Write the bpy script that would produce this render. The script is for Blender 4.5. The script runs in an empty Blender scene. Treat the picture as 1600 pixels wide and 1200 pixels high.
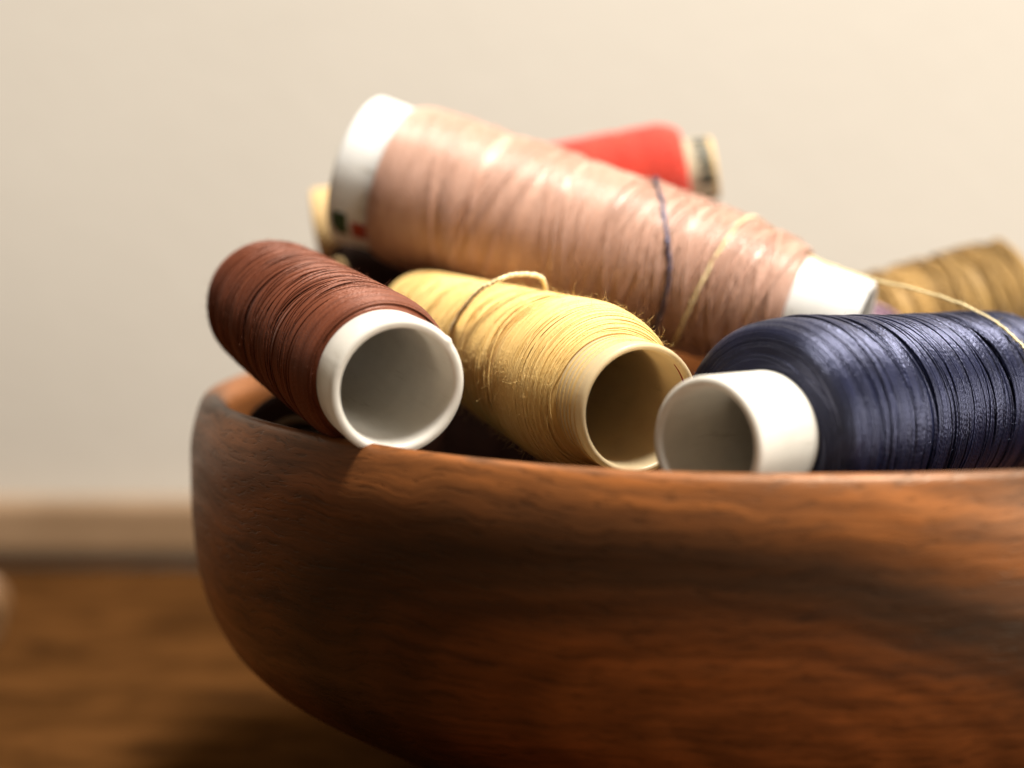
import bpy, math
import numpy as np
from mathutils import Vector, Matrix

rng = np.random.default_rng(7)
sc = bpy.context.scene
COL = sc.collection

# ------------------------------------------------------------------ camera
PITCH = math.radians(6.75)
CAM = Vector((-0.0443, -0.43, 0.1315))
cam_d = bpy.data.cameras.new('camera')
cam = bpy.data.objects.new('camera', cam_d)
COL.objects.link(cam)
cam.location = CAM
cam.rotation_euler = (math.pi / 2 - PITCH, 0, 0)
cam_d.lens = 85
cam_d.sensor_width = 36
cam_d.clip_start = 0.01
cam_d.clip_end = 20
cam_d.dof.use_dof = True
cam_d.dof.focus_distance = 0.375
cam_d.dof.aperture_fstop = 8.2
sc.camera = cam

# ------------------------------------------------------------------ world + lamps
w = bpy.data.worlds.new('World')
sc.world = w
w.use_nodes = True
bg = w.node_tree.nodes['Background']
bg.inputs['Color'].default_value = (1.0, 0.83, 0.60, 1)
bg.inputs['Strength'].default_value = 0.20


def area(name, loc, target, size, size_y, power, color):
    l = bpy.data.lights.new(name, 'AREA')
    l.shape = 'RECTANGLE'
    l.size = size
    l.size_y = size_y
    l.energy = power
    l.color = color
    o = bpy.data.objects.new(name, l)
    COL.objects.link(o)
    o.location = loc
    d = Vector(target) - Vector(loc)
    o.rotation_euler = d.to_track_quat('-Z', 'Y').to_euler()
    return o


area('window_light', (0.77, -0.56, 0.27), (0, 0.0, 0.09), 0.42, 0.46, 8.6, (1.0, 0.94, 0.84))
area('high_window_light', (0.20, -0.17, 1.04), (0, 0.02, 0.1), 0.26, 0.26, 29.0, (1.0, 0.95, 0.88))

sc.cycles.use_denoising = True
sc.cycles.use_adaptive_sampling = False
sc.cycles.sample_clamp_indirect = 1.5
sc.view_settings.view_transform = 'Standard'
sc.view_settings.look = 'None'
sc.view_settings.exposure = 0.0
sc.view_settings.gamma = 1.0
sc.view_settings.use_curve_mapping = False

# ------------------------------------------------------------------ helpers
FPX = 1600 * 85 / 36


def at(u, v, d):
    """World point seen at photo pixel (u, v) at distance d along the view axis."""
    x = (u - 800) / FPX * d
    y = -(v - 600) / FPX * d
    fw = Vector((0, math.cos(PITCH), -math.sin(PITCH)))
    up = Vector((0, math.sin(PITCH), math.cos(PITCH)))
    return CAM + Vector((x, 0, 0)) + up * y + fw * d


def tag(o, label=None, cat=None, group=None, kind=None):
    if label: o['label'] = label
    if cat: o['category'] = cat
    if group: o['group'] = group
    if kind: o['kind'] = kind
    return o


def mesh(name, v, f, mat, parent=None, smooth=True, uv=None):
    """v (n,3) array; f (m,4) int array of quads."""
    me = bpy.data.meshes.new(name)
    v = np.asarray(v, dtype=np.float32)
    f = np.asarray(f, dtype=np.int32)
    me.vertices.add(len(v))
    me.vertices.foreach_set('co', v.ravel())
    me.loops.add(f.size)
    me.loops.foreach_set('vertex_index', f.ravel())
    me.polygons.add(len(f))
    me.polygons.foreach_set('loop_start', np.arange(0, f.size, f.shape[1], dtype=np.int32))
    me.polygons.foreach_set('loop_total', np.full(len(f), f.shape[1], dtype=np.int32))
    if smooth:
        me.polygons.foreach_set('use_smooth', np.ones(len(f), dtype=bool))
    if uv is not None:
        l = me.uv_layers.new(name='UVMap')
        l.data.foreach_set('uv', np.asarray(uv, dtype=np.float32).ravel())
    me.update(calc_edges=True)
    me.validate()
    me.materials.append(mat)
    o = bpy.data.objects.new(name, me)
    COL.objects.link(o)
    if parent is not None:
        o.parent = parent
    return o


def lathe(prof, seg=128, closed=False):
    prof = np.asarray(prof, float)
    n = len(prof)
    a = np.linspace(0, 2 * np.pi, seg, endpoint=False)
    v = np.stack([prof[:, 0][:, None] * np.cos(a), prof[:, 0][:, None] * np.sin(a),
                  np.repeat(prof[:, 1][:, None], seg, 1)], -1).reshape(-1, 3)
    fs = []
    rows = n if closed else n - 1
    j = np.arange(seg)
    j2 = (j + 1) % seg
    for i in range(rows):
        i2 = (i + 1) % n
        fs.append(np.stack([i * seg + j, i * seg + j2, i2 * seg + j2, i2 * seg + j], -1))
    return v, np.concatenate(fs)


def sweep(P, R, sides=5, N=None):
    """Tube along a polyline; returns verts, quads, uvs (u = length, v = around)."""
    P = np.asarray(P, float)
    n = len(P)
    T = np.gradient(P, axis=0)
    T /= np.linalg.norm(T, axis=1)[:, None] + 1e-12
    if N is None:
        ref = np.array([0.31, 0.55, 0.77])
        N = np.cross(T, ref)
    N = N - T * (N * T).sum(1)[:, None]
    N /= np.linalg.norm(N, axis=1)[:, None] + 1e-12
    B = np.cross(T, N)
    R = np.broadcast_to(np.asarray(R, float), (n,))
    a = np.linspace(0, 2 * np.pi, sides, endpoint=False)
    v = (P[:, None] + R[:, None, None] * (np.cos(a)[None, :, None] * N[:, None] + np.sin(a)[None, :, None] * B[:, None])).reshape(-1, 3)
    i = np.arange(n - 1)[:, None]
    j = np.arange(sides)[None]
    j2 = (j + 1) % sides
    f = np.stack(np.broadcast_arrays(i * sides + j, (i + 1) * sides + j, (i + 1) * sides + j2, i * sides + j2), -1).reshape(-1, 4)
    L = np.concatenate([[0], np.cumsum(np.linalg.norm(np.diff(P, axis=0), axis=1))])
    u0 = np.broadcast_to(L[:-1][:, None], (n - 1, sides))
    u1 = np.broadcast_to(L[1:][:, None], (n - 1, sides))
    v0 = np.broadcast_to(j / sides, (n - 1, sides))
    v1 = np.broadcast_to((j + 1) / sides, (n - 1, sides))
    uv = np.stack([np.stack([u0, v0], -1), np.stack([u1, v0], -1), np.stack([u1, v1], -1), np.stack([u0, v1], -1)], 2).reshape(-1, 2)
    return v, f, uv


class Bag:
    def __init__(s): s.v, s.f, s.uv, s.n = [], [], [], 0
    def add(s, v, f, uv=None):
        s.v.append(v); s.f.append(f + s.n); s.n += len(v)
        s.uv.append(np.zeros((f.size, 2)) if uv is None else uv)
    def out(s): return np.concatenate(s.v), np.concatenate(s.f), np.concatenate(s.uv)


def spline(pts, n):
    """Catmull-Rom through points."""
    p = np.asarray([list(q) for q in pts], float)
    p = np.vstack([2 * p[0] - p[1], p, 2 * p[-1] - p[-2]])
    m = len(p) - 3
    t = np.linspace(0, m - 1e-9, n)
    i = t.astype(int)
    t = (t - i)[:, None]
    a, b, c, d = p[i], p[i + 1], p[i + 2], p[i + 3]
    return 0.5 * ((2 * b) + (c - a) * t + (2 * a - 5 * b + 4 * c - d) * t ** 2 + (3 * b - a - 3 * c + d) * t ** 3)


# ------------------------------------------------------------------ materials
def new_mat(name):
    m = bpy.data.materials.new(name)
    m.use_nodes = True
    nt = m.node_tree
    b = nt.nodes['Principled BSDF']
    return m, nt, b


def N(nt, t, **kw):
    n = nt.nodes.new(t)
    for k, v in kw.items():
        if k in n.inputs: n.inputs[k].default_value = v
        else: setattr(n, k, v)
    return n


def ramp(nt, stops, interp='LINEAR'):
    r = nt.nodes.new('ShaderNodeValToRGB')
    r.color_ramp.interpolation = interp
    el = r.color_ramp.elements
    while len(el) < len(stops): el.new(0.5)
    for e, (p, c) in zip(el, stops):
        e.position = p
        e.color = (*c, 1) if len(c) == 3 else c
    return r


def thread_mat(name, c_dark, c_light, rough=0.5, stint=(1, 1, 1), spec=0.5, sheen=0.25, ply=0.0009, bump=0.4, streak=900, sheen_tint=(1, 1, 1)):
    m, nt, b = new_mat(name)
    L = nt.links
    tc = N(nt, 'ShaderNodeTexCoord')
    # colour varies from turn to turn (position along the spool axis) and along each thread
    mp = N(nt, 'ShaderNodeMapping'); mp.inputs['Scale'].default_value = (streak * .12, streak * .12, streak)
    L.new(tc.outputs['Object'], mp.inputs['Vector'])
    n1 = N(nt, 'ShaderNodeTexNoise', Scale=1.0, Detail=3.0, Roughness=0.6)
    L.new(mp.outputs['Vector'], n1.inputs['Vector'])
    r = ramp(nt, [(0.3, c_dark), (0.7, c_light)])
    L.new(n1.outputs['Fac'], r.inputs['Fac'])
    L.new(r.outputs['Color'], b.inputs['Base Color'])
    b.inputs['Roughness'].default_value = rough
    b.inputs['Specular IOR Level'].default_value = spec
    b.inputs['Specular Tint'].default_value = (*stint, 1)
    b.inputs['Sheen Weight'].default_value = sheen
    b.inputs['Sheen Roughness'].default_value = 0.45
    b.inputs['Sheen Tint'].default_value = (*sheen_tint, 1)
    # plied twist along each strand
    uv = N(nt, 'ShaderNodeUVMap')
    sp = N(nt, 'ShaderNodeSeparateXYZ')
    L.new(uv.outputs['UV'], sp.inputs['Vector'])
    k = N(nt, 'ShaderNodeMath', operation='MULTIPLY'); k.inputs[1].default_value = 2 * math.pi / ply
    L.new(sp.outputs['X'], k.inputs[0])
    q = N(nt, 'ShaderNodeMath', operation='MULTIPLY'); q.inputs[1].default_value = 4 * math.pi
    L.new(sp.outputs['Y'], q.inputs[0])
    ad = N(nt, 'ShaderNodeMath', operation='ADD')
    L.new(k.outputs[0], ad.inputs[0]); L.new(q.outputs[0], ad.inputs[1])
    # irregular twist: the phase drifts along and between strands
    n4 = N(nt, 'ShaderNodeTexNoise', Scale=1400.0, Detail=2.0)
    L.new(tc.outputs['Object'], n4.inputs['Vector'])
    ph = N(nt, 'ShaderNodeMath', operation='MULTIPLY_ADD'); ph.inputs[1].default_value = 9.0
    L.new(n4.outputs['Fac'], ph.inputs[0]); L.new(ad.outputs[0], ph.inputs[2])
    sn = N(nt, 'ShaderNodeMath', operation='SINE')
    L.new(ph.outputs[0], sn.inputs[0])
    bp = N(nt, 'ShaderNodeBump', Strength=bump, Distance=0.00006)
    L.new(sn.outputs[0], bp.inputs['Height'])
    L.new(bp.outputs['Normal'], b.inputs['Normal'])
    return m


def plastic_mat(name, col, sss=0.25, rough=0.36, scuff=0.6):
    m, nt, b = new_mat(name)
    L = nt.links
    tc = N(nt, 'ShaderNodeTexCoord')
    n1 = N(nt, 'ShaderNodeTexNoise', Scale=260.0, Detail=4.0)
    L.new(tc.outputs['Object'], n1.inputs['Vector'])
    r = ramp(nt, [(0.3, tuple(c * .93 for c in col)), (0.65, col)])
    L.new(n1.outputs['Fac'], r.inputs['Fac'])
    L.new(r.outputs['Color'], b.inputs['Base Color'])
    ms = N(nt, 'ShaderNodeMapping'); ms.inputs['Scale'].default_value = (700, 700, 90)
    L.new(tc.outputs['Object'], ms.inputs['Vector'])
    n3 = N(nt, 'ShaderNodeTexNoise', Scale=1.0, Detail=3.0, Roughness=0.7)
    L.new(ms.outputs['Vector'], n3.inputs['Vector'])
    r3 = ramp(nt, [(0.27, (.62, .58, .52)), (0.36, (.95, .94, .92)), (0.5, (1, 1, 1))])
    L.new(n3.outputs['Fac'], r3.inputs['Fac'])
    mm = N(nt, 'ShaderNodeMix', data_type='RGBA', blend_type='MULTIPLY'); mm.inputs['Factor'].default_value = scuff
    L.new(r.outputs['Color'], mm.inputs['A']); L.new(r3.outputs['Color'], mm.inputs['B'])
    L.new(mm.outputs['Result'], b.inputs['Base Color'])
    rr = ramp(nt, [(0.3, (rough * .85,) * 3), (0.7, (rough * 1.2,) * 3)])
    L.new(n1.outputs['Fac'], rr.inputs['Fac'])
    L.new(rr.outputs['Color'], b.inputs['Roughness'])
    tr = N(nt, 'ShaderNodeBsdfTranslucent')
    L.new(r.outputs['Color'], tr.inputs['Color'])
    mx = N(nt, 'ShaderNodeMixShader'); mx.inputs['Fac'].default_value = sss
    out = nt.nodes['Material Output']
    L.new(b.outputs[0], mx.inputs[1]); L.new(tr.outputs[0], mx.inputs[2]); L.new(mx.outputs[0], out.inputs['Surface'])
    bp = N(nt, 'ShaderNodeBump', Strength=0.12, Distance=0.0002)
    L.new(n1.outputs['Fac'], bp.inputs['Height'])
    L.new(bp.outputs['Normal'], b.inputs['Normal'])
    return m


def simple_mat(name, c1, c2, scale=400, rough=0.6):
    m, nt, b = new_mat(name)
    L = nt.links
    tc = N(nt, 'ShaderNodeTexCoord')
    n1 = N(nt, 'ShaderNodeTexNoise', Scale=scale, Detail=5.0)
    L.new(tc.outputs['Object'], n1.inputs['Vector'])
    r = ramp(nt, [(0.35, c1), (0.65, c2)])
    L.new(n1.outputs['Fac'], r.inputs['Fac'])
    L.new(r.outputs['Color'], b.inputs['Base Color'])
    b.inputs['Roughness'].default_value = rough
    return m


def wall_mat():
    m, nt, b = new_mat('painted_wall')
    L = nt.links
    tc = N(nt, 'ShaderNodeTexCoord')
    n1 = N(nt, 'ShaderNodeTexNoise', Scale=5.0, Detail=5.0)
    L.new(tc.outputs['Object'], n1.inputs['Vector'])
    r = ramp(nt, [(0.3, (0.475, 0.437, 0.378)), (0.7, (0.51, 0.472, 0.412))])
    L.new(n1.outputs['Fac'], r.inputs['Fac'])
    L.new(r.outputs['Color'], b.inputs['Base Color'])
    b.inputs['Roughness'].default_value = 0.8
    n2 = N(nt, 'ShaderNodeTexNoise', Scale=180.0, Detail=3.0)
    L.new(tc.outputs['Object'], n2.inputs['Vector'])
    bp = N(nt, 'ShaderNodeBump', Strength=0.15, Distance=0.001)
    L.new(n2.outputs['Fac'], bp.inputs['Height'])
    L.new(bp.outputs['Normal'], b.inputs['Normal'])
    return m


def bowl_mat():
    """Oiled reddish hardwood: growth rings cut as long ovals, dark heart bands, open pores."""
    m, nt, b = new_mat('oiled_bowl_wood')
    L = nt.links
    tc = N(nt, 'ShaderNodeTexCoord')
    # warp
    wn = N(nt, 'ShaderNodeTexNoise', Scale=12.0, Detail=5.0, Roughness=0.55)
    L.new(tc.outputs['Object'], wn.inputs['Vector'])
    sub = N(nt, 'ShaderNodeVectorMath', operation='SUBTRACT'); sub.inputs[1].default_value = (.5, .5, .5)
    L.new(wn.outputs['Color'], sub.inputs[0])
    scl = N(nt, 'ShaderNodeVectorMath', operation='SCALE'); scl.inputs['Scale'].default_value = 0.020
    L.new(sub.outputs[0], scl.inputs[0])
    add = N(nt, 'ShaderNodeVectorMath', operation='ADD')
    L.new(tc.outputs['Object'], add.inputs[0]); L.new(scl.outputs[0], add.inputs[1])
    # log axis runs roughly towards the viewer, low in the bowl; rings are wider than tall
    mp = N(nt, 'ShaderNodeMapping', vector_type='TEXTURE')
    mp.inputs['Location'].default_value = (-0.014, 0.0, 0.038)
    mp.inputs['Rotation'].default_value = (0, math.radians(11), math.radians(4))
    mp.inputs['Scale'].default_value = (2.3, 1000.0, 1.0)
    L.new(add.outputs[0], mp.inputs['Vector'])
    ln = N(nt, 'ShaderNodeVectorMath', operation='LENGTH')
    L.new(mp.outputs['Vector'], ln.inputs[0])
    # broad tone bands (units: metres from the ring centre, 0 .. 0.08)
    sc_ = N(nt, 'ShaderNodeMath', operation='MULTIPLY'); sc_.inputs[1].default_value = 12.0
    L.new(ln.outputs['Value'], sc_.inputs[0])
    broad = ramp(nt, [(0.0, (.15, .043, .011)), (0.13, (.19, .056, .014)), (0.21, (.15, .045, .012)), (0.275, (.075, .026, .009)), (0.31, (.040, .016, .0065)),
                      (0.365, (.045, .018, .0075)), (0.44, (.20, .068, .018)), (0.53, (.26, .092, .026)), (0.60, (.11, .038, .011)), (0.72, (.26, .090, .026)), (1.0, (.20, .07, .02))])
    L.new(sc_.outputs[0], broad.inputs['Fac'])
    # fine rings
    fr = N(nt, 'ShaderNodeMath', operation='MULTIPLY'); fr.inputs[1].default_value = 1900.0
    L.new(ln.outputs['Value'], fr.inputs[0])
    fs = N(nt, 'ShaderNodeMath', operation='SINE')
    L.new(fr.outputs[0], fs.inputs[0])
    # second, wider set of rings in tone
    br = N(nt, 'ShaderNodeMath', operation='MULTIPLY'); br.inputs[1].default_value = 1050.0
    L.new(ln.outputs['Value'], br.inputs[0])
    bs = N(nt, 'ShaderNodeMath', operation='SINE')
    L.new(br.outputs[0], bs.inputs[0])
    ba = N(nt, 'ShaderNodeMath', operation='MULTIPLY_ADD'); ba.inputs[1].default_value = 0.5; ba.inputs[2].default_value = 0.5
    L.new(bs.outputs[0], ba.inputs[0])
    bandr = ramp(nt, [(0.05, (.48, .44, .42)), (0.45, (.95, .95, .95)), (1.0, (1.2, 1.2, 1.18))])
    L.new(ba.outputs[0], bandr.inputs['Fac'])
    bm_ = N(nt, 'ShaderNodeMix', data_type='RGBA', blend_type='MULTIPLY'); bm_.inputs['Factor'].default_value = 0.38
    L.new(broad.outputs['Color'], bm_.inputs['A']); L.new(bandr.outputs['Color'], bm_.inputs['B'])
    # fibre streaks along the grain
    mp2 = N(nt, 'ShaderNodeMapping'); mp2.inputs['Scale'].default_value = (38, 38, 330)
    mp2.inputs['Rotation'].default_value = (0, math.radians(-9), 0)
    L.new(add.outputs[0], mp2.inputs['Vector'])
    st = N(nt, 'ShaderNodeTexNoise', Scale=1.0, Detail=7.0, Roughness=0.68)
    L.new(mp2.outputs['Vector'], st.inputs['Vector'])
    m1 = N(nt, 'ShaderNodeMath', operation='MULTIPLY_ADD'); m1.inputs[1].default_value = 0.035; m1.inputs[2].default_value = 0.0
    L.new(fs.outputs[0], m1.inputs[0])
    m2 = N(nt, 'ShaderNodeMath', operation='ADD')
    L.new(st.outputs['Fac'], m2.inputs[0]); L.new(m1.outputs[0], m2.inputs[1])
    sr = ramp(nt, [(0.28, (.45, .42, .40)), (0.48, (.95, .95, .95)), (0.72, (1.35, 1.32, 1.25))])
    L.new(m2.outputs[0], sr.inputs['Fac'])
    mul = N(nt, 'ShaderNodeMix', data_type='RGBA', blend_type='MULTIPLY')
    mul.inputs['Factor'].default_value = 0.9
    L.new(bm_.outputs['Result'], mul.inputs['A']); L.new(sr.outputs['Color'], mul.inputs['B'])
    mpf = N(nt, 'ShaderNodeMapping'); mpf.inputs['Scale'].default_value = (55, 55, 1300)
    mpf.inputs['Rotation'].default_value = (0, math.radians(-11), 0)
    L.new(add.outputs[0], mpf.inputs['Vector'])
    fg = N(nt, 'ShaderNodeTexNoise', Scale=1.0, Detail=4.0, Roughness=0.7)
    L.new(mpf.outputs['Vector'], fg.inputs['Vector'])
    fgr = ramp(nt, [(0.3, (.55, .52, .5)), (0.5, (1, 1, 1)), (0.7, (1.35, 1.3, 1.25))])
    L.new(fg.outputs['Fac'], fgr.inputs['Fac'])
    mulf = N(nt, 'ShaderNodeMix', data_type='RGBA', blend_type='MULTIPLY')
    mulf.inputs['Factor'].default_value = 0.85
    L.new(mul.outputs['Result'], mulf.inputs['A']); L.new(fgr.outputs['Color'], mulf.inputs['B'])
    mul = mulf
    # pores: short dark dashes
    mp3 = N(nt, 'ShaderNodeMapping'); mp3.inputs['Scale'].default_value = (260, 260, 1500)
    mp3.inputs['Rotation'].default_value = (0, math.radians(-9), 0)
    L.new(add.outputs[0], mp3.inputs['Vector'])
    po = N(nt, 'ShaderNodeTexNoise', Scale=1.0, Detail=2.0)
    L.new(mp3.outputs['Vector'], po.inputs['Vector'])
    pr = ramp(nt, [(0.34, (.35, .35, .35)), (0.43, (1, 1, 1))])
    L.new(po.outputs['Fac'], pr.inputs['Fac'])
    mul2 = N(nt, 'ShaderNodeMix', data_type='RGBA', blend_type='MULTIPLY')
    mul2.inputs['Factor'].default_value = 0.5
    L.new(mul.outputs['Result'], mul2.inputs['A']); L.new(pr.outputs['Color'], mul2.inputs['B'])
    L.new(mul2.outputs['Result'], b.inputs['Base Color'])
    rr = ramp(nt, [(0.3, (.50,) * 3), (0.7, (.33,) * 3)])
    L.new(st.outputs['Fac'], rr.inputs['Fac'])
    L.new(rr.outputs['Color'], b.inputs['Roughness'])
    b.inputs['Specular IOR Level'].default_value = 0.46
    b.inputs['Specular Tint'].default_value = (1, .8, .6, 1)
    hb = N(nt, 'ShaderNodeMath', operation='MULTIPLY_ADD'); hb.inputs[1].default_value = 0.6
    L.new(pr.outputs['Color'], hb.inputs[0]); L.new(st.outputs['Fac'], hb.inputs[2])
    bp = N(nt, 'ShaderNodeBump', Strength=0.22, Distance=0.0005)
    L.new(hb.outputs[0], bp.inputs['Height'])
    L.new(bp.outputs['Normal'], b.inputs['Normal'])
    return m


def table_mat():
    m, nt, b = new_mat('table_wood')
    L = nt.links
    tc = N(nt, 'ShaderNodeTexCoord')
    mp = N(nt, 'ShaderNodeMapping'); mp.inputs['Scale'].default_value = (32, 62, 62)
    mp.inputs['Rotation'].default_value = (0, 0, math.radians(4))
    L.new(tc.outputs['Object'], mp.inputs['Vector'])
    n1 = N(nt, 'ShaderNodeTexNoise', Scale=1.0, Detail=8.0, Roughness=0.62, Distortion=0.6)
    L.new(mp.outputs['Vector'], n1.inputs['Vector'])
    r = ramp(nt, [(0.28, (.018, .0075, .003)), (0.45, (.048, .0195, .0055)), (0.6, (.074, .030, .0085)), (0.8, (.036, .015, .0045))])
    L.new(n1.outputs['Fac'], r.inputs['Fac'])
    L.new(r.outputs['Color'], b.inputs['Base Color'])
    b.inputs['Roughness'].default_value = 0.7
    b.inputs['Specular IOR Level'].default_value = 0.0
    bp = N(nt, 'ShaderNodeBump', Strength=0.15, Distance=0.0006)
    L.new(n1.outputs['Fac'], bp.inputs['Height'])
    L.new(bp.outputs['Normal'], b.inputs['Normal'])
    return m


M_wall = wall_mat()
M_bowl = bowl_mat()
M_table = table_mat()
M_trim = simple_mat('trim_wood', (.22, .135, .070), (.30, .19, .105), 30, 0.55)
M_white = plastic_mat('white_plastic', (.80, .765, .69))
M_cream = plastic_mat('cream_plastic', (.80, .65, .40), sss=0.4)
M_white2 = plastic_mat('bright_plastic', (.76, .755, .73), sss=0.2, scuff=1.0)
M_card = simple_mat('tan_cardboard', (.50, .33, .14), (.58, .40, .18), 500, 0.7)
M_paper = simple_mat('beige_paper', (.36, .31, .20), (.42, .36, .25), 500, 0.7)
M_green = simple_mat('green_mark', (.012, .05, .022), (.02, .07, .03), 500, 0.6)
M_black = simple_mat('black_ink', (.02, .022, .012), (.04, .04, .025), 500, 0.6)

M_reel = simple_mat('reel_wood', (.15, .075, .028), (.19, .10, .04), 200, 0.5)
M_mark_red = simple_mat('red_mark', (.30, .03, .02), (.36, .045, .025), 500, 0.6)
T_brown = thread_mat('maroon_thread', (.090, .021, .008), (.17, .043, .016), rough=.42, spec=.7, stint=(1, .62, .5), sheen=.05, ply=.0007, bump=.25)
T_yellow = thread_mat('yellow_thread', (.71, .46, .145), (.83, .59, .235), rough=.55, spec=.5, stint=(1, .9, .7), sheen=.2, bump=.25, ply=.0007, sheen_tint=(1, .9, .6))
T_pale = thread_mat('pale_yellow_thread', (.78, .62, .30), (.88, .74, .42), rough=.55, spec=.4, ply=.0010, bump=.6)
T_navy = thread_mat('navy_thread', (.004, .005, .013), (.011, .0135, .040), rough=.32, spec=1.0, bump=.25, stint=(.62, .66, 1), sheen=.0, ply=.0008, sheen_tint=(.7, .7, 1))
T_pink = thread_mat('pink_thread', (.41, .225, .155), (.56, .335, .25), rough=.36, spec=1.0, stint=(1, .94, .90), sheen=.08, bump=.2, ply=.0006, streak=1300)
T_red = thread_mat('red_thread', (.47, .026, .010), (.62, .045, .017), rough=.6, spec=.3)
T_olive = thread_mat('olive_thread', (.22, .125, .025), (.36, .21, .055), rough=.6, spec=.3, streak=350)
T_lilac = thread_mat('lilac_thread', (.33, .20, .27), (.42, .27, .34), rough=.6, spec=.3)
T_slate = thread_mat('slate_thread', (.04, .04, .06), (.07, .07, .10), rough=.6, spec=.4, sheen=.05)
T_dark = thread_mat('dark_filler_thread', (.03, .012, .008), (.05, .02, .012), rough=.7, spec=.15, sheen=.0)  # filler spools: dark tone stands in for shade inside the pile
T_green = thread_mat('green_filler_thread', (.012, .020, .012), (.022, .034, .02), rough=.7, spec=.15, sheen=.0)  # filler spool: greenish dark tone stands in for the shaded gap

# ------------------------------------------------------------------ setting
WALL_Y = 0.2475


def box(name, lo, hi, mat, bevel=0.0, parent=None):
    import bmesh
    bm = bmesh.new()
    bmesh.ops.create_cube(bm, size=1)
    for v_ in bm.verts:
        for k in range(3):
            v_.co[k] = lo[k] if v_.co[k] < 0 else hi[k]
    if bevel:
        bmesh.ops.bevel(bm, geom=bm.edges[:], offset=bevel, segments=3, affect='EDGES', profile=.5)
    me = bpy.data.meshes.new(name)
    bm.to_mesh(me); bm.free()
    me.materials.append(mat)
    o = bpy.data.objects.new(name, me)
    COL.objects.link(o)
    if parent: o.parent = parent
    return o


tag(box('tabletop', (-1.2, -0.75, -0.03), (1.2, WALL_Y - 0.004, 0.0), M_table, .002), kind='structure')
tag(box('wall', (-1.5, WALL_Y, -0.2), (1.5, WALL_Y + .05, 1.6), M_wall), kind='structure')
tag(box('wall_trim', (-1.5, WALL_Y - 0.010, 0.0035), (1.5, WALL_Y - .0002, 0.0195), M_trim, .0025), kind='structure')

# ------------------------------------------------------------------ bowl
H = 0.080
prof = spline([(0.0, 0.0012), (.040, .0012), (.046, 0.0), (.050, .0025), (.055, .0085), (.0625, .0148), (.0695, .0196), (.0795, .0252), (.0862, .029), (.0912, .0325), (.0955, .037), (.0987, .0427), (.1008, .0495), (.1018, .058), (.1020, .066), (.1018, .0725), (.1003, .0782), (.0988, .0798), (.0968, .0793), (.0953, .0765), (.0955, .066), (.0935, .052),
               (.085, .036), (.070, .0225), (.050, .0125), (.025, .009), (0.0, .0085)], 150)
prof[:, 0] = np.maximum(prof[:, 0], 1e-5)
bv, bf = lathe(prof, 220)
ang = np.arctan2(bv[:, 1], bv[:, 0])
bv[:, 2] += (bv[:, 2] / H) ** 2 * (0.0005 * np.sin(ang * 2 + .6) + .0003 * np.sin(ang * 5 + 2))
bowl = mesh('bowl', bv, bf, M_bowl)
bowl.location.x = 0.0008
tag(bowl, 'round reddish brown wooden bowl heaped with thread spools on the table', 'bowl')


# ------------------------------------------------------------------ spools
def frame(front, rear):
    """Empty transform: origin at front, local +Z towards rear."""
    d = (rear - front)
    return front, d.to_track_quat('Z', 'Y').to_euler(), d.length


def thing(name, front, rear, label, cat='thread spool', group=None):
    o = bpy.data.objects.new(name, None)
    o.empty_display_size = 0.01
    COL.objects.link(o)
    loc, rot, L = frame(front, rear)
    o.location = loc
    o.rotation_euler = rot
    tag(o, label, cat, group)
    return o, L


def tube_part(root, L, r0, r1, wall, mat, name='tube', flare=0.0, nick=None):
    """Tapered hollow core with rounded rims."""
    e = wall * .5
    p = []
    def R(z): return r0 + (r1 - r0) * z / L + flare * math.exp(-z / .0015)
    for k in range(9):                                   # front rim, inner to outer
        a = math.pi * k / 8
        p.append((R(0) - e - e * math.cos(a), e - e * math.sin(a)))
    for z in np.linspace(.004, L - .004, 12): p.append((R(z), z))
    for k in range(9):
        a = math.pi * k / 8
        p.append((R(L) - e + e * math.cos(a), L - e + e * math.sin(a)))
    for z in np.linspace(L - .004, .004, 12): p.append((R(z) - wall, z))
    v, f = lathe(p, 160, closed=True)
    f = f[:, ::-1]
    a = np.arctan2(v[:, 1], v[:, 0])
    g = np.random.default_rng(int(r0 * 1e6) % 997)
    k = 1 + .004 * np.sin(2 * a + g.uniform(0, 6)) + .002 * np.sin(3 * a + g.uniform(0, 6))     # slightly out of round
    v[:, 0] *= k; v[:, 1] *= k
    def bump(a0, wd, h, zd):
        da = (a - a0 + np.pi) % (2 * np.pi) - np.pi
        rr_ = np.hypot(v[:, 0], v[:, 1])
        out = np.clip((rr_ - (r0 - wall * .75)) / (wall * .5), 0, 1)
        m_ = np.exp(-(da / wd) ** 2) * np.exp(-(v[:, 2] / zd) ** 2) * out
        v[:, 0] += np.cos(a) * h * m_; v[:, 1] += np.sin(a) * h * m_; v[:, 2] -= h * .5 * m_
    if nick is not None:                                  # moulding gate mark on the rim
        q = root.rotation_euler.to_matrix().inverted() @ nick
        bump(math.atan2(q.y, q.x), .05, .00028, .0016)
    bump(g.uniform(0, 6.28), .02, .00003, .02)            # mould seam
    return mesh(name, v, f, mat, root)


class Prof:
    """Winding profile given as (z, r) points, addressed by arc length."""
    def __init__(s, pts):
        q = spline(pts, 240)
        s.z, s.r = q[:, 0], q[:, 1]
        s.s = np.concatenate([[0], np.cumsum(np.hypot(np.diff(s.z), np.diff(s.r)))])
        s.S = s.s[-1]
    def __call__(s, x):
        return np.interp(x, s.s, s.z), np.interp(x, s.s, s.r)


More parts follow.
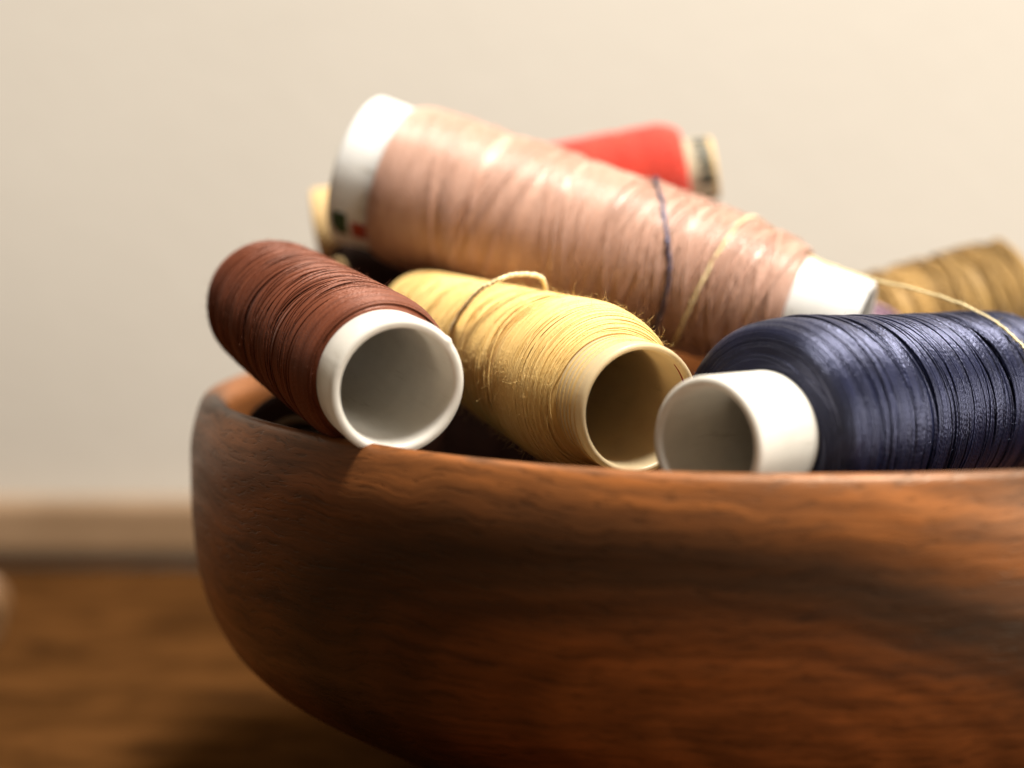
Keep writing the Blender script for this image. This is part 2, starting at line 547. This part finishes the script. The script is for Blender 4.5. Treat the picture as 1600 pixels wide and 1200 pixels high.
def winding(P, thr, pitch, seg=72, bundle=(6, 14), tilt=.0006, gap=.8, lift=.5, jit=.12, seed=1, sides=5):
    """One continuous near-parallel winding in slightly tilted bundles."""
    g = np.random.default_rng(seed)
    s, sb, tc, ts, ro = 0.0, [], [], [], []
    while s < P.S:
        nb = g.integers(*bundle)
        a, ph, lf = g.normal(0, tilt), g.uniform(0, 6.28), g.uniform(0, lift) * thr
        for k in range(nb):
            sb.append(s); s += pitch * (1 + g.normal(0, jit))
            tc.append(a * math.cos(ph)); ts.append(a * math.sin(ph)); ro.append(lf + g.normal(0, .08) * thr)
        s += gap * pitch * abs(g.normal(0, 1))
    n = len(sb)
    th = np.linspace(0, 2 * np.pi * (n - 1), (n - 1) * seg)
    t = th / (2 * np.pi)
    k = np.arange(n)
    sm = t - np.floor(t)
    sm = np.floor(t) + np.clip((sm - .5) * 2.2 + .5, 0, 1)      # most of a step happens within half a turn
    ss = np.interp(t, k, sb) + np.interp(sm, k, tc) * np.cos(th) + np.interp(sm, k, ts) * np.sin(th)
    ss += .10 * pitch * np.sin(th * 3.17 + 1.3 * np.floor(t))
    ss = np.clip(ss, 0, P.S)
    z, r = P(ss)
    r = r + thr * .4 + np.interp(sm, k, ro)
    path = np.stack([r * np.cos(th), r * np.sin(th), z], -1)
    nn = np.stack([np.cos(th), np.sin(th), 0 * th], -1)
    return sweep(path, thr / 2, sides, nn)


def crosswind(P, thr, turns, passes, seg=72, s0=0.0, s1=1.0, lift=.9, seed=1, wob=.05, sides=5):
    """Sparse crossing strands laid back and forth over the winding."""
    g = np.random.default_rng(seed)
    n = int(turns * passes * seg)
    th = np.linspace(0, 2 * np.pi * turns * passes, n) + g.uniform(0, 6)
    q = np.linspace(0, passes, n)
    ends = g.uniform(0, .18, passes + 2)
    k = np.arange(passes + 1)
    val = np.where(k % 2 == 0, ends[:passes + 1], 1 - ends[:passes + 1])
    tri = np.interp(q, k, val)
    ss = (s0 + (s1 - s0) * tri) * P.S
    z, r = P(ss)
    r = r + thr * (.5 + lift) + thr * .15 * np.sin(th * .37)
    path = np.stack([r * np.cos(th), r * np.sin(th), z], -1)
    nn = np.stack([np.cos(th), np.sin(th), 0 * th], -1)
    return sweep(path, thr / 2, sides, nn)


def fuzz(P, root, mat, n, lmin, lmax, seed, rad=.000016, s0=0.0, s1=1.0, lie=.6):
    g = np.random.default_rng(seed)
    B = Bag()
    for i in range(n):
        s = g.uniform(s0, s1) * P.S
        th = g.uniform(0, 6.283)
        z, r = P(np.array([s]))
        er = np.array([math.cos(th), math.sin(th), 0]); et = np.array([-math.sin(th), math.cos(th), 0]); ez = np.array([0, 0, 1.])
        p = er * (r[0] + .0001) + ez * z[0]
        d = er * g.uniform(.15, 1) + et * g.normal(0, lie) + ez * g.normal(0, lie)
        d /= np.linalg.norm(d)
        ln = g.uniform(lmin, lmax) * g.uniform(.3, 1)
        pts = [p - er * .0002, p]
        for k in range(5):
            d = d + g.normal(0, .38, 3); d /= np.linalg.norm(d)
            p = p + d * ln / 5
            pts.append(p)
        q = spline(pts, 14)
        v, f, uv = sweep(q, np.linspace(rad, rad * .4, 14), 3)
        B.add(v, f, uv)
    v, f, uv = B.out()
    o = mesh('stray_fibres', v, f, mat, root, uv=uv)
    o['kind'] = 'stuff'
    return o


def core(P, sub=.0001):
    pr = np.stack([np.maximum(P.r - sub, 1e-4), P.z], -1)
    v, f = lathe(pr, 96)
    return v, f[:, ::-1]


def wound(root, P, mat, parts, sub=.0001):
    B = Bag()
    v, f = core(P, sub)
    B.add(v, f)
    for p in parts: B.add(*p)
    v, f, uv = B.out()
    return mesh('wound_thread', v, f, mat, root, uv=uv)


def strand(name, pts, rad, mat, n=120, parent=None):
    q = spline(pts, n * 2)
    g = np.random.default_rng(n)
    k = np.ones(9) / 9
    for c in range(3):                                  # slight slackness
        q[6:-6, c] += np.convolve(g.normal(0, rad * .55, n * 2 - 12), k, 'same')
    B = Bag()
    B.add(*sweep(q, rad * (1 + .12 * np.sin(np.arange(n * 2) * .9) * g.uniform(.3, 1, n * 2)), 7))
    for i in range(n // 2):                             # lint standing off the strand
        p = q[g.integers(0, len(q))].copy()
        d = g.normal(0, 1, 3); d /= np.linalg.norm(d)
        pp = [p.copy()]
        for _ in range(5):
            d = d + g.normal(0, .4, 3); d /= np.linalg.norm(d)
            p = p + d * g.uniform(.00012, .0004)
            pp.append(p.copy())
        B.add(*sweep(spline(pp, 12), np.linspace(.00002, .00001, 12), 3))
    v, f, uv = B.out()
    return mesh(name, v, f, mat, parent, uv=uv)


# --- maroon spool (left, tube towards the viewer)
b0, b1 = at(623, 606, .360), at(400, 460, .420)
root, L = thing('thread_spool', b0, b1, 'maroon thread spool with white tube, leaning on the left rim of the bowl')
tube_part(root, L, .0107, .0082, .0017, M_white, nick=Vector((.80, -.2, .50)))
P = Prof([(.0070, .0105), (.0075, .0111), (.0095, .0116), (.014, .0119), (L * .5, .0116), (L - .010, .0109), (L - .004, .0098), (L - .001, .0083)])
wound(root, P, T_brown, [winding(P, .00022, .00021, bundle=(8, 30), tilt=.0012, gap=.10, lift=.5, seed=3),
                         crosswind(P, .00022, 6, 8, seed=4, lift=1.1), crosswind(P, .00022, 26, 3, s0=0, s1=.14, seed=14, lift=1.1)])
fuzz(P, root, T_brown, 2600, .0008, .0024, 5, rad=.00002, lie=1.1)
brown_root = root

# --- yellow spool (middle)
y0, y1 = at(1000, 640, .368), at(650, 492, .440)
root, LY = thing('thread_spool', y0, y1, 'yellow thread spool with fuzzy winding on a cream tube, between the maroon and navy spools')
tube_part(root, LY, .0103, .0073, .0011, M_cream)
PY = Prof([(.0085, .0101), (.0093, .0111), (.0122, .0124), (.0175, .0132), (.023, .0130), (LY * .55, .0111), (LY - .012, .0090), (LY - .003, .0082), (LY - .001, .0073)])
wound(root, PY, T_yellow, [winding(PY, .00020, .00020, bundle=(10, 30), tilt=.0016, gap=.3, lift=.9, seed=8),
                           crosswind(PY, .00020, 5, 14, s1=1, seed=9, lift=1.0), crosswind(PY, .00020, 16, 6, s0=0, s1=.25, seed=10, lift=1.3)])
fuzz(PY, root, T_yellow, 3200, .0008, .0036, 11, s1=.6, rad=.000026, lie=.9)
# sparse turns lying on the bare end of the tube
PT = Prof([(.0015, .0102), (.0050, .0101), (.0090, .0100)])
v, f, uv = crosswind(PT, .00018, 5, 2, seed=12, lift=.0)
mesh('loose_turns', v, f, T_yellow, root, uv=uv)
yellow_root = root

# --- navy spool (right)
n0, n1 = at(1103, 694, .347), at(1560, 616, .4100)
root, LN = thing('thread_spool', n0, n1, 'navy blue thread spool with white tube, leaning on the right front rim of the bowl')
tube_part(root, LN + .003, .0098, .0080, .0017, M_white)
PN = Prof([(.0148, .0096), (.0149, .0118), (.0152, .0144), (.0165, .0158), (.0195, .0164), (.026, .0163), (LN * .6, .0149), (LN - .004, .0137), (LN - .001, .0126), (LN + .0005, .0095)])
wound(root, PN, T_navy, [winding(PN, .00029, .000315, bundle=(6, 18), tilt=.0017, gap=1.3, lift=1.3, seed=21, seg=90, sides=6),
                         winding(PN, .00029, .00032, bundle=(4, 12), tilt=.0022, gap=7, lift=1.8, seed=27, seg=90, sides=6),
                         crosswind(PN, .00029, 11, 2, s0=.15, s1=1, seed=22, lift=1.6)], sub=.0004)
fuzz(PN, root, T_navy, 3200, .0006, .0028, 23, s0=.0, rad=.000022)
navy_root = root

# --- pink spool (lying across the top)
p0, p1 = at(562, 264, .450), at(1346, 516, .4245)
root, LP = thing('thread_spool', p0, p1, 'long dusty pink thread spool on a white tube, lying across the top of the pile')
tube_part(root, LP, .0140, .0088, .0016, M_white2)
PP = Prof([(.0082, .0137), (.0086, .0142), (.011, .0148), (.016, .0148), (LP * .5, .0140), (LP * .75, .0128), (LP - .022, .0122), (LP - .014, .0112), (LP - .0128, .0100), (LP - .0126, .0090)])
wound(root, PP, T_pink, [winding(PP, .00021, .00021, bundle=(10, 40), tilt=.0011, gap=.12, lift=.4, seed=31),
                         crosswind(PP, .00026, 3, 16, seed=32, lift=1.2), crosswind(PP, .00030, 1.8, 14, s0=.55, s1=1, seed=33, lift=1.6)])
fuzz(PP, root, T_pink, 2400, .0008, .0028, 34, rad=.00002, lie=1.1)
pink_root = root

def patch(name, root, z0, z1, a0, a1, R, mat, n=12):
    '''Flat colour patch wrapped on a tube.'''
    za, aa = np.linspace(z0, z1, 4), np.linspace(a0, a1, n)
    v = np.array([(R(z) * math.cos(a), R(z) * math.sin(a), z) for z in za for a in aa])
    f = [(i * n + j, i * n + j + 1, (i + 1) * n + j + 1, (i + 1) * n + j) for i in range(3) for j in range(n - 1)]
    return mesh(name, v, np.array(f), mat, root)


def side_angles(root):
    m_ = Matrix.LocRotScale(root.location, root.rotation_euler, None)
    q = m_.inverted() @ CAM
    u = m_.to_3x3().inverted() @ Vector((0, 0, 1))
    fa, ua = math.atan2(q.y, q.x), math.atan2(u.y, u.x)
    return fa, (1 if math.sin(ua - fa) > 0 else -1)


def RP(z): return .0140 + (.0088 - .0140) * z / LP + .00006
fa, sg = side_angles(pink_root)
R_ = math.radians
patch('tube_mark', pink_root, .0012, .0042, fa - sg * R_(62), fa - sg * R_(38), RP, M_green)  # patch of flat green on the lower side of the tube
patch('tube_mark', pink_root, .0050, .0080, fa - sg * R_(62), fa - sg * R_(44), RP, M_mark_red)  # patch of flat red next to the green one

# --- red reel behind
r0, r1 = at(497, 362, .480), at(1118, 262, .478)
root, LR = thing('thread_spool', r0, r1, 'bright red thread reel on a printed cardboard tube, behind the pink spool')
tube_part(root, LR, .0086, .0062, .0012, M_card)
PR = Prof([(.0115, .0080), (.012, .0088), (.016, .0092), (LR * .5, .0094), (LR - .014, .0100), (LR - .0095, .0099), (LR - .0065, .0085), (LR - .006, .0065)])
wound(root, PR, T_red, [winding(PR, .00032, .00032, bundle=(14, 30), tilt=.0004, gap=.3, lift=.4, seed=41, seg=56)])

red_root = root


def RR(z): return .0086 + (.0062 - .0086) * z / LR + .00006
fa, sg = side_angles(red_root)
v, f = lathe([(RR(z), z) for z in (LR - .0060, LR - .004, LR - .001)], 64)
mesh('paper_label', v, f[:, ::-1], M_paper, red_root)
for d0_, d1_, za_, zb_ in ((44, 72, .0042, .0010), (20, 38, .0040, .0008), (0, 15, .0036, .0008), (-26, -6, .0038, .0008)):
    patch('tube_mark', red_root, LR - za_, LR - zb_, fa + sg * R_(d0_), fa + sg * R_(d1_), lambda z: RR(z) + .00008, M_black)

# --- olive spool, right back
o0, o1 = at(1585, 478, .482), at(1290, 545, .470)
root, LO = thing('thread_spool', o0, o1, 'olive gold thread spool, out of focus behind the navy spool')
tube_part(root, LO, .0085, .0070, .0014, M_white)
PO = Prof([(.001, .0088), (.0014, .0118), (.003, .0130), (LO * .5, .0122), (LO - .006, .0112), (LO - .003, .0080)])
wound(root, PO, T_olive, [winding(PO, .00040, .00042, bundle=(4, 10), tilt=.0012, gap=.5, lift=.5, seed=51, seg=56), crosswind(PO, .0005, 3, 6, seed=52, lift=1.2)])

# --- lilac spool end
l0, l1 = at(1347, 566, .440), at(1290, 640, .480)
root, LL = thing('thread_spool', l0, l1, 'lilac thread spool barely showing between the white tube end and the olive spool')
tube_part(root, LL, .0080, .0065, .0014, M_white)
PL = Prof([(.001, .0084), (.0015, .0105), (.004, .0115), (LL - .006, .0110), (LL - .001, .0080)])
wound(root, PL, T_lilac, [winding(PL, .0004, .0004, seed=61, seg=56)])

# --- slate spool at the right edge
s0, s1 = at(1650, 600, .452), at(1760, 640, .50)
root, LS = thing('thread_spool', s0, s1, 'dark slate thread spool, blurred at the right edge behind the navy spool')
tube_part(root, LS, .0080, .0065, .0014, M_white)
PS = Prof([(.001, .0084), (.0015, .0115), (.004, .0125), (LS - .006, .0115), (LS - .001, .0080)])
wound(root, PS, T_slate, [winding(PS, .0004, .0004, seed=71, seg=56)])

# --- dark filler spool, added to darken the gap under the red reel
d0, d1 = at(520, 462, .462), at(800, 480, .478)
root, LD = thing('thread_spool', d0, d1, 'dark brown filler spool added to darken the gap under the red reel')
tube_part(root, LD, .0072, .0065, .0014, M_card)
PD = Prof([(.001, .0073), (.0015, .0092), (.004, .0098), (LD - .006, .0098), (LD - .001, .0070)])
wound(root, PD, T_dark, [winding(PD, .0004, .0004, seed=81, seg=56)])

# --- filler spools added low in the bowl to block light and darken the gaps
def filler_spool(a, b, rr, mat, label, seed):
    root, L_ = thing('thread_spool', Vector(a), Vector(b), label)
    tube_part(root, L_, rr * .70, rr * .65, .0014, M_trim)
    P_ = Prof([(.0005, rr * .72), (.001, rr * .95), (.005, rr), (L_ * .5, rr), (L_ - .008, rr * .95), (L_ - .004, rr * .68)])
    wound(root, P_, mat, [winding(P_, .0004, .0004, seed=seed, seg=48)])


filler_spool((-.076, -.036, .0585), (-.014, -.060, .0575), .0145, T_green, 'dark green filler spool added low in the bowl to darken the gap between the maroon and yellow spools', 91)
filler_spool((-.0805, -.016, .0680), (-.066, .038, .0715), .0130, T_dark, 'blackish brown filler spool added to darken the bowl behind the maroon spool', 92)
filler_spool((-.064, .032, .0590), (.022, .032, .0590), .0145, T_dark, 'dark brown filler spool added deep in the bowl to darken the gap beneath the yellow spool', 93)

# --- pale rimmed disc at the left edge of the table
c0 = Vector((-0.1728, 0.128, 0.0088))
root = bpy.data.objects.new('wooden_reel', None); COL.objects.link(root)
root.location = c0; root.rotation_euler = (math.radians(90), 0, math.radians(8))
tag(root, 'small pale round reel lying on the table at the left edge of the picture', 'reel')
root.rotation_euler = (math.radians(-90), 0, math.radians(8))
v, f = lathe([(.0001, .0012), (.0062, .0010), (.0070, 0), (.0086, 0), (.0088, .0004), (.0088, .0018), (.0080, .0026), (.005, .0045), (.0045, .007), (.0045, .016), (.005, .0185), (.008, .0204), (.0088, .0212), (.0088, .0226), (.0084, .023), (.0001, .023)], 64, closed=True)
mesh('reel_body', v, f[:, ::-1], M_reel, root)

# ------------------------------------------------------------------ loose threads
def wrap(root, z, r, ang):
    m_ = Matrix.LocRotScale(root.location, root.rotation_euler, None)
    return m_ @ Vector((r * math.cos(ang), r * math.sin(ang), z))


def face_angle(root, z):
    m_ = Matrix.LocRotScale(root.location, root.rotation_euler, None)
    q = m_.inverted() @ CAM
    return math.atan2(q.y, q.x)


def up_angle(root):
    m_ = Matrix.LocRotScale(root.location, root.rotation_euler, None)
    q = m_.to_3x3().inverted() @ Vector((0, 0, 1))
    return math.atan2(q.y, q.x)


def on_spool(root, P, pts, lift):
    '''Points given as (z along axis, turn from the viewer side towards the top in degrees).'''
    fa, ua = face_angle(root, 0), up_angle(root)
    sg = 1 if math.sin(ua - fa) > 0 else -1
    out = []
    for z, d, *ex in pts:
        r = np.interp(z, P.z, P.r) + lift + (ex[0] if ex else 0)
        out.append(wrap(root, z, r, fa + sg * math.radians(d)))
    return out

# navy strand wound once round the pink spool
o = strand('loose_thread', on_spool(pink_root, PP, [(.0590, 200), (.0575, 150), (.0545, 105), (.0550, 80), (.0582, 55), (.0622, 25), (.0650, 0), (.0656, -25), (.0645, -50), (.0615, -80), (.060, -130)], .00065), .00036, T_navy, 200)
tag(o, 'single dark navy thread strand looped around the pink spool', 'thread')
# pale yellow strand over the pink spool, past its tube, down onto the navy spool
pts = on_spool(pink_root, PP, [(.0675, -75), (.0690, -50), (.0702, -25), (.0712, 0), (.0722, 30), (.0730, 60), (.0738, 85), (.0755, 105)], .0006)
pts += [at(1262, 398, .426), at(1310, 418, .422), at(1362, 436, .418), at(1430, 452, .411), at(1500, 474, .403), at(1545, 497, .3965), at(1578, 521, .391), at(1602, 546, .387), at(1626, 590, .382), at(1640, 660, .379)]
o = strand('loose_thread', pts, .00022, T_pale, 300)
tag(o, 'long pale yellow thread strand running from the pink spool over the navy spool', 'thread')

fa, sg = side_angles(yellow_root)
v, f, uv = sweep(spline([(.00912 * math.cos(a), .00912 * math.sin(a), .0012 + .0004 * math.sin(a * 3)) for a in
                         [fa + sg * math.radians(d) for d in (112, 122, 132, 142, 152, 162)]], 40), np.linspace(.00008, .00030, 40), 6)
mesh('red_fibre', v, f, T_red, yellow_root, uv=uv)
# raised loop on the yellow spool
o = strand('raised_loop', [at(704, 520, .404), at(712, 503, .400), at(728, 478, .396), at(752, 453, .393), at(780, 437, .392), at(812, 429, .393), at(838, 430, .395), at(850, 440, .397), at(852, 452, .399), at(846, 464, .401)], .00040, T_pale, 120)
o.parent = yellow_root
o.matrix_parent_inverse = Matrix.LocRotScale(yellow_root.location, yellow_root.rotation_euler, None).inverted()

# ------------------------------------------------------------------ report for fitting
for nm, a, b_ in (('brown', b0, b1), ('yellow', y0, y1), ('navy', n0, n1), ('pink', p0, p1), ('red', r0, r1)):
    print(nm, [round(x, 4) for x in a], [round(x, 4) for x in b_])
